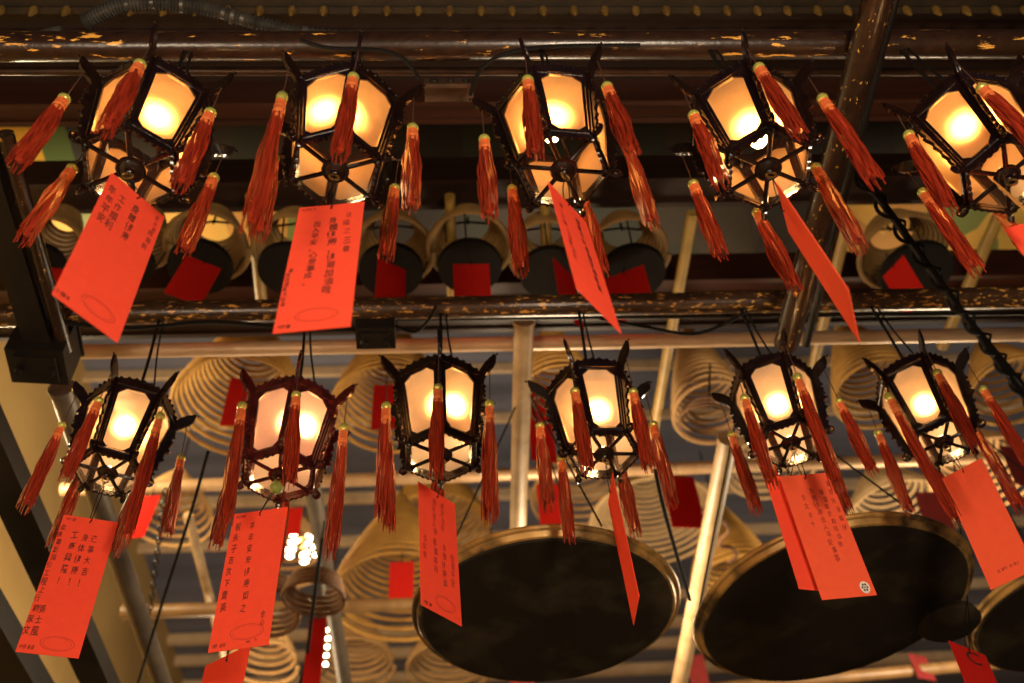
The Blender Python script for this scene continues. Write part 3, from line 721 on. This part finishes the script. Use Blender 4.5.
for (u, v, w, l, yaw, lean, lab) in [(204, 262, 36, 40, 22, 8, 'dark red slip below the ash tray next to the aslant top tag'), (392, 264, 31, 44, 28, 0, 'red slip below the ash tray under the second lantern'),
        (471, 264, 36, 46, 0, 0, 'red slip facing straight out between the second and third lanterns'), (564, 268, 36, 50, 48, 0, 'red slip turned aslant left of the twisted top tag'),
        (624, 272, 42, 44, -25, 0, 'red slip turned aslant right of the twisted top tag'), (893, 266, 30, 44, -62, 0, 'red slip behind the black cable at the right'),
        (56, 268, 30, 40, 10, 0, 'dim red slip at far left beside the slanting beam')]:
    paper_slip(u, v, 3.72, w, l, yaw, lean, lab)
# larger coils further back
for (u, v, h, wpx, H, turns, mt, lab, tp, top, bell, tl) in [
    (238, 412, 4.2, 134, .86, 22, 'coil', 'large yellow coil cone above and behind the red-framed lantern', 4.5, .06, .8, (0, 0)),
    (388, 414, 4.2, 116, .86, 22, 'coil', 'large yellow coil cone behind the middle lower lantern', 4.5, .06, .8, (0, 0)),
    (560, 402, 4.3, 84, .75, 16, 'coil', 'yellow coil cone right of the cream pole, behind a lantern', 4.5, .06, .8, (0, 0)),
    (714, 420, 4.3, 80, .85, 18, 'palecoil', 'tall pale coil bell left of the two-tag lantern', 4, .1, .7, (0, 0)),
    (880, 398, 4.3, 90, .75, 18, 'coil', 'yellow coil cone behind the two right lower lanterns', 4.5, .08, .8, (0, 0)),
    (436, 535, 5.75, 112, .9, 18, 'coil', 'yellow coil behind the tag with fading writing', 4.2, .08, .8, (0, 0)),
    (398, 604, 4.5, 138, 1.0, 22, 'coil', 'big flaring yellow coil bell left of the central sooty tray', 4.2, .06, .75, (0, 0)),
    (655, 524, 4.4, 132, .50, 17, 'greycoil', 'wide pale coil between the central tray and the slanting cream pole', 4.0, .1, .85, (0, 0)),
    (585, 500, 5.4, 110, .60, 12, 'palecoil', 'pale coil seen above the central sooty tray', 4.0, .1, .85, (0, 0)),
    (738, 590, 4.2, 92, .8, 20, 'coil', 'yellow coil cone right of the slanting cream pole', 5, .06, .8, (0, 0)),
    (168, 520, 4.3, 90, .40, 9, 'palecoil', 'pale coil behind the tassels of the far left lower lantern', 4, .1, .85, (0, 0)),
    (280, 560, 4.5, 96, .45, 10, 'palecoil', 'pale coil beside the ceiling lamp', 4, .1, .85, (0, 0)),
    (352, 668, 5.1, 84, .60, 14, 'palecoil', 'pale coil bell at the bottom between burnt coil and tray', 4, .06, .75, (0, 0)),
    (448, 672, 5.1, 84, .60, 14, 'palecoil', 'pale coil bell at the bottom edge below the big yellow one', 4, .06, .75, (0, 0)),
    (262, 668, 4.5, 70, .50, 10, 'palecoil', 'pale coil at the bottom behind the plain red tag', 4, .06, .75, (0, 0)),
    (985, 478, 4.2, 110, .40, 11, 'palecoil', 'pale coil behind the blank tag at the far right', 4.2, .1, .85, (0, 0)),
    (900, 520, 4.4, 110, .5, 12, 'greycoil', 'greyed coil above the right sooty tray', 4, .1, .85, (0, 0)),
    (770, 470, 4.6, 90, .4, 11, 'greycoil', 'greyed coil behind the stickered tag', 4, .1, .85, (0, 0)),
    (1015, 395, 4.4, 90, .5, 11, 'coil', 'yellow coil at the right edge behind the black cable', 4.2, .08, .8, (0, 0)),
]:
    coil(u, v, h, wpx, H, turns, M[mt], lab, tp, top, bell, tl, group='large coils in the roof well')
for (u, v, h, w, l, yaw, lean, lab) in [(241, 378, 4.0, 20, 46, 0, 0, 'red slip inside the yellow coil behind the red-framed lantern'), (386, 385, 4.0, 24, 42, 0, 0, 'red slip inside the yellow coil behind the middle lower lantern'),
        (536, 386, 4.1, 24, 70, 10, 0, 'red slip hanging between cream pole and lantern'), (402, 562, 4.3, 24, 34, 0, 0, 'red slip inside the big flaring coil bell'),
        (677, 476, 4.1, 34, 50, 6, 0, 'dark red slip over the wide pale coil by the slanting cream pole'), (549, 484, 4.3, 26, 44, 0, 0, 'red slip above the central sooty tray'),
        (152, 496, 4.0, 18, 40, -10, 6, 'red slip behind the far left lower lantern tassels'), (1012, 448, 4.0, 30, 44, 14, 8, 'red slip at the right edge behind the blank tag'),
        (929, 492, 4.1, 28, 40, -10, 8, 'dull red slip above the right sooty tray'), (292, 508, 4.2, 22, 26, 0, 0, 'red slip beside the ceiling lamp'), (520, 655, 4.1, 24, 30, 0, 0, 'dark red slip below the central sooty tray' ),
        (917, 655, 4.0, 22, 24, 20, 0, 'purplish red slip under the right sooty tray'), (694, 655, 4.0, 18, 40, 0, 0, 'dark red slip between the two large trays')]:
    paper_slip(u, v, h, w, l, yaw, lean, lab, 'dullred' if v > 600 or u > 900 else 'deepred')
# burnt loose coils in front of the back pipe
coil(313, 600, 3.1, 62, .11, 4.2, M['burnt'], 'loose burnt brown coil of four turns hanging by a wire', 5, .8, 1.0, (.1, .05), hanger=.35, group='burnt loose coils')
coil(262, 612, 3.2, 74, .14, 4.2, M['burnt'], 'loose burnt coil half hidden behind the two-column tag', 5, .8, 1.0, (-.1, .1), hanger=.35, group='burnt loose coils')
coil(708, 425, 3.9, 60, .12, 3.5, M['burnt'], 'loose burnt coil drooping left of the two-tag lantern', 3, .7, 1.0, (.2, .2), hanger=.3, group='burnt loose coils')
coil(538, 415, 3.4, 26, .12, 3.0, M['burnt'], 'small dark loose wire coil on the cream pole', 2.5, .8, 1.0, (.2, .5), hanger=.0, group='burnt loose coils')
paper_slip(318, 618, 3.2, 17, 80, 0, 0, 'long brownish red slip hanging under the loose burnt coil', 'deepred', hang=.06)
# a loose curl of burnt incense in front of the yellow cone
cu_pts = [PZ(u, v, 3.6) for u, v in [(703, 512), (712, 516), (722, 520), (729, 530), (722, 538), (720, 546), (732, 548), (736, 556), (728, 562)]]
cable(cu_pts, .011, 'dark curl of burnt incense in front of the cone by the slanting cream pole', 'burnt_curl', M['burnt'], 'incense')

# ------------------------------------------------------------------ ceiling lamps at the back
p = PZ(303, 548, 4.9)
T = thing('ceiling_lamp', p, 'cluster lamp of five bright bulbs glowing left of the grey pipe', 'lamp')
mb = MB(); mb.lathe([(.05, .02), (.07, .05), (.03, .10), (.01, .4)], 14); mb.build('lamp_body', M['brass'], T)
for k in range(5):
    a = 2 * PI * k / 5 + .3; b = MB(); c = Vector((.10 * math.cos(a), .10 * math.sin(a), 0))
    b.lathe([(.006, -.06), (.026, -.045), (.034, 0), (.026, .045), (.012, .06)], 12, c); b.build('bulb', M['lamp'], T)
    s2 = MB(); s2.tube([c + Vector((0, 0, .05)), Vector((0, 0, .08))], .008, 6); s2.build('arm', M['brass'], T)
def bead_lamp(u, v, h, ln, label):
    p = PZ(u, v, h); T = thing('hanging_lamp', p, label, 'lamp')
    for k in range(8):
        mb = MB(); mb.ball((0, 0, 0), .015, 8, 6); mb.build('globe', M['lamp'], T, (0, 0, -k * ln / 8))
    c = MB(); c.tube([(0, 0, .6), (0, 0, -ln)], .006, 6); c.build('cord', M['cable'], T)
bead_lamp(331, 606, 4.6, .55, 'string of small lit globes under the loose burnt coil')
bead_lamp(494, 588, 4.9, .20, 'short string of lit globes left of the central tray')

# ------------------------------------------------------------------ the roof and the room shell
def slab(name, v0, v1, h, th, mat, kind='structure', label=None, x0=-7.5, x1=9, carve=0):
    a, b = PZ(512, v0, h), PZ(512, v1, h); mb = MB()
    o = Vector((0, (a.y + b.y) / 2, h + EYE))
    w = b.y - a.y; n = 5
    mb.box((.5 * (x0 + x1), 0, th / 2), (x1 - x0, w, th))
    mb.box((.5 * (x0 + x1), -w / 2 + .012, -.008), (x1 - x0, .024, .016)); mb.box((.5 * (x0 + x1), w / 2 - .012, -.008), (x1 - x0, .024, .016))
    return tag(mb.build(name, mat, None, o, smooth=False), label, 'beam' if kind != 'structure' else None, None, kind)
slab('beam', -90, 12, 3.75, .16, M['olive'])
g = MB(); e = PZ(512, 9, 3.72)
for i in range(52): g.lathe([(.003, -.06), (.010, -.04), (.016, -.012), (.010, .01)], 8, ((i - 24) * .115, 0, 0))
tag(g.build('trim_1', M['gilt'], None, e), None, None, None, 'structure')
slab('beam', 12, 34, 3.9, .22, M['beam'])
slab('beam', 54, 100, 4.35, .22, M['beam'])
slab('beam', 100, 122, 4.15, .20, M['redbeam'])
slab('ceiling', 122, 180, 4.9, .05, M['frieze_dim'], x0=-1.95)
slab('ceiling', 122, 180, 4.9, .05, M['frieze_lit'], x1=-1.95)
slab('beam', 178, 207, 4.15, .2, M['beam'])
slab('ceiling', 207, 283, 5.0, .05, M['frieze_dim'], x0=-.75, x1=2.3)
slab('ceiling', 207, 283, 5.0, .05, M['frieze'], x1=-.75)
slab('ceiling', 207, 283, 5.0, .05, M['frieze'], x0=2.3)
slab('beam', 281, 306, 4.25, .22, M['redbeam'])
slab('beam', 306, 330, 4.22, .25, M['beam'])
# roof boards, skylight panels and their pale frames
HS = 7.0
mb = MB(); mb.box((0, 0, .1), (24, 6.6, .1)); tag(mb.build('roof', M['roof'], None, (1, 1.7, HS + EYE + .25)), None, None, None, 'structure')
mb = MB(); mb.box((0, 0, .04), (24, 12, .05)); mb.box((0, 0, -.01), (24, .02, .05)); tag(mb.build('window_1', M['skypanel'], None, (3.0, 10.8, HS + EYE)), None, None, None, 'structure')
for v, w in [(371, 3), (421, 3), (497, 6), (540, 4), (603, 3), (631, 7), (652, 5), (677, 9)]:
    a = PZ(512, v, HS - .1); mb = MB(); mb.box((0, 0, .04), (22, px_size(a, w), .10)); mb.box((0, 0, .1), (22, px_size(a, w) * .4, .06))
    tag(mb.build('skylight_bar', M['frame'], None, (2.5, a.y, a.z), smooth=False), None, None, None, 'structure')
wx = -3.2
mb = MB(); mb.box((-.06, 0, 0), (.12, 15, 9.6)); mb.box((.02, 0, -4.72), (.04, 15, .16)); tag(mb.build('wall_left', M['wall'], None, (wx, 7.2, 4.1), smooth=False), None, None, None, 'structure')
mb = MB(); mb.box((0, 0, -.06), (26, 26, .12)); tag(mb.build('floor', M['floor'], None, (1, 6, 0), smooth=False), None, None, None, 'structure')
mb = MB(); mb.box((0, .06, 0), (26, .12, 9)); tag(mb.build('wall_back', M['wall'], None, (1, 17.2, 4.4), smooth=False), None, None, None, 'structure')

# ------------------------------------------------------------------ light
def plight(name, loc, watts, col, r):
    l = bpy.data.lights.new(name, 'POINT'); l.energy = watts; l.color = col; l.shadow_soft_size = r
    o = bpy.data.objects.new(name, l); COL.objects.link(o); o.location = loc; return o
plight('hall_fill', (.9, -.9, 1.9), 355, (1, .80, .58), .30)  # unseen fill added behind the camera, lights the red tags
plight('hall_fill', (-1.6, -.6, 1.5), 180, (1, .78, .55), .30)  # second added front fill, also out of view
plight('roof_well_fill', (.6, 4.6, 4.6), 140, (1, .76, .48), .25)  # added fill above tray level, brightens coils and skylight
plight('roof_well_fill', (3.2, 5.2, 4.9), 140, (1, .76, .48), .25)  # added fill for the right side of the roof well
plight('wall_fill', (-2.35, 4.0, 5.6), 120, (1, .78, .45), .12)  # added fill, there only to brighten the beige wall
plight('roof_well_fill', (-1.6, 6.6, 5.0), 80, (1, .74, .45), .25)  # added fill for the back left of the roof well
w = bpy.data.worlds.new('hall_dark'); sc.world = w; w.use_nodes = True
w.node_tree.nodes['Background'].inputs[0].default_value = (.42, .42, .55, 1); w.node_tree.nodes['Background'].inputs[1].default_value = .05

# ------------------------------------------------------------------ camera
cd = bpy.data.cameras.new('camera'); cam = bpy.data.objects.new('camera', cd); COL.objects.link(cam)
cam.matrix_world = Matrix.Translation((0, 0, EYE)) @ CAM.to_4x4()
cd.sensor_width = 36; cd.lens = F * 36 / 1024; cd.clip_end = 100; cd.clip_start = .05
cd.dof.use_dof = True; cd.dof.focus_distance = 2.8; cd.dof.aperture_fstop = 1.9
sc.camera = cam
vs = sc.view_settings; vs.view_transform = 'Standard'; vs.look = 'None'; vs.gamma = 1; vs.exposure = 0; vs.use_curve_mapping = False
cy = sc.cycles
cy.use_denoising = True; cy.max_bounces = 9; cy.diffuse_bounces = 4; cy.glossy_bounces = 3; cy.transmission_bounces = 6
cy.sample_clamp_indirect = 6; cy.blur_glossy = .6
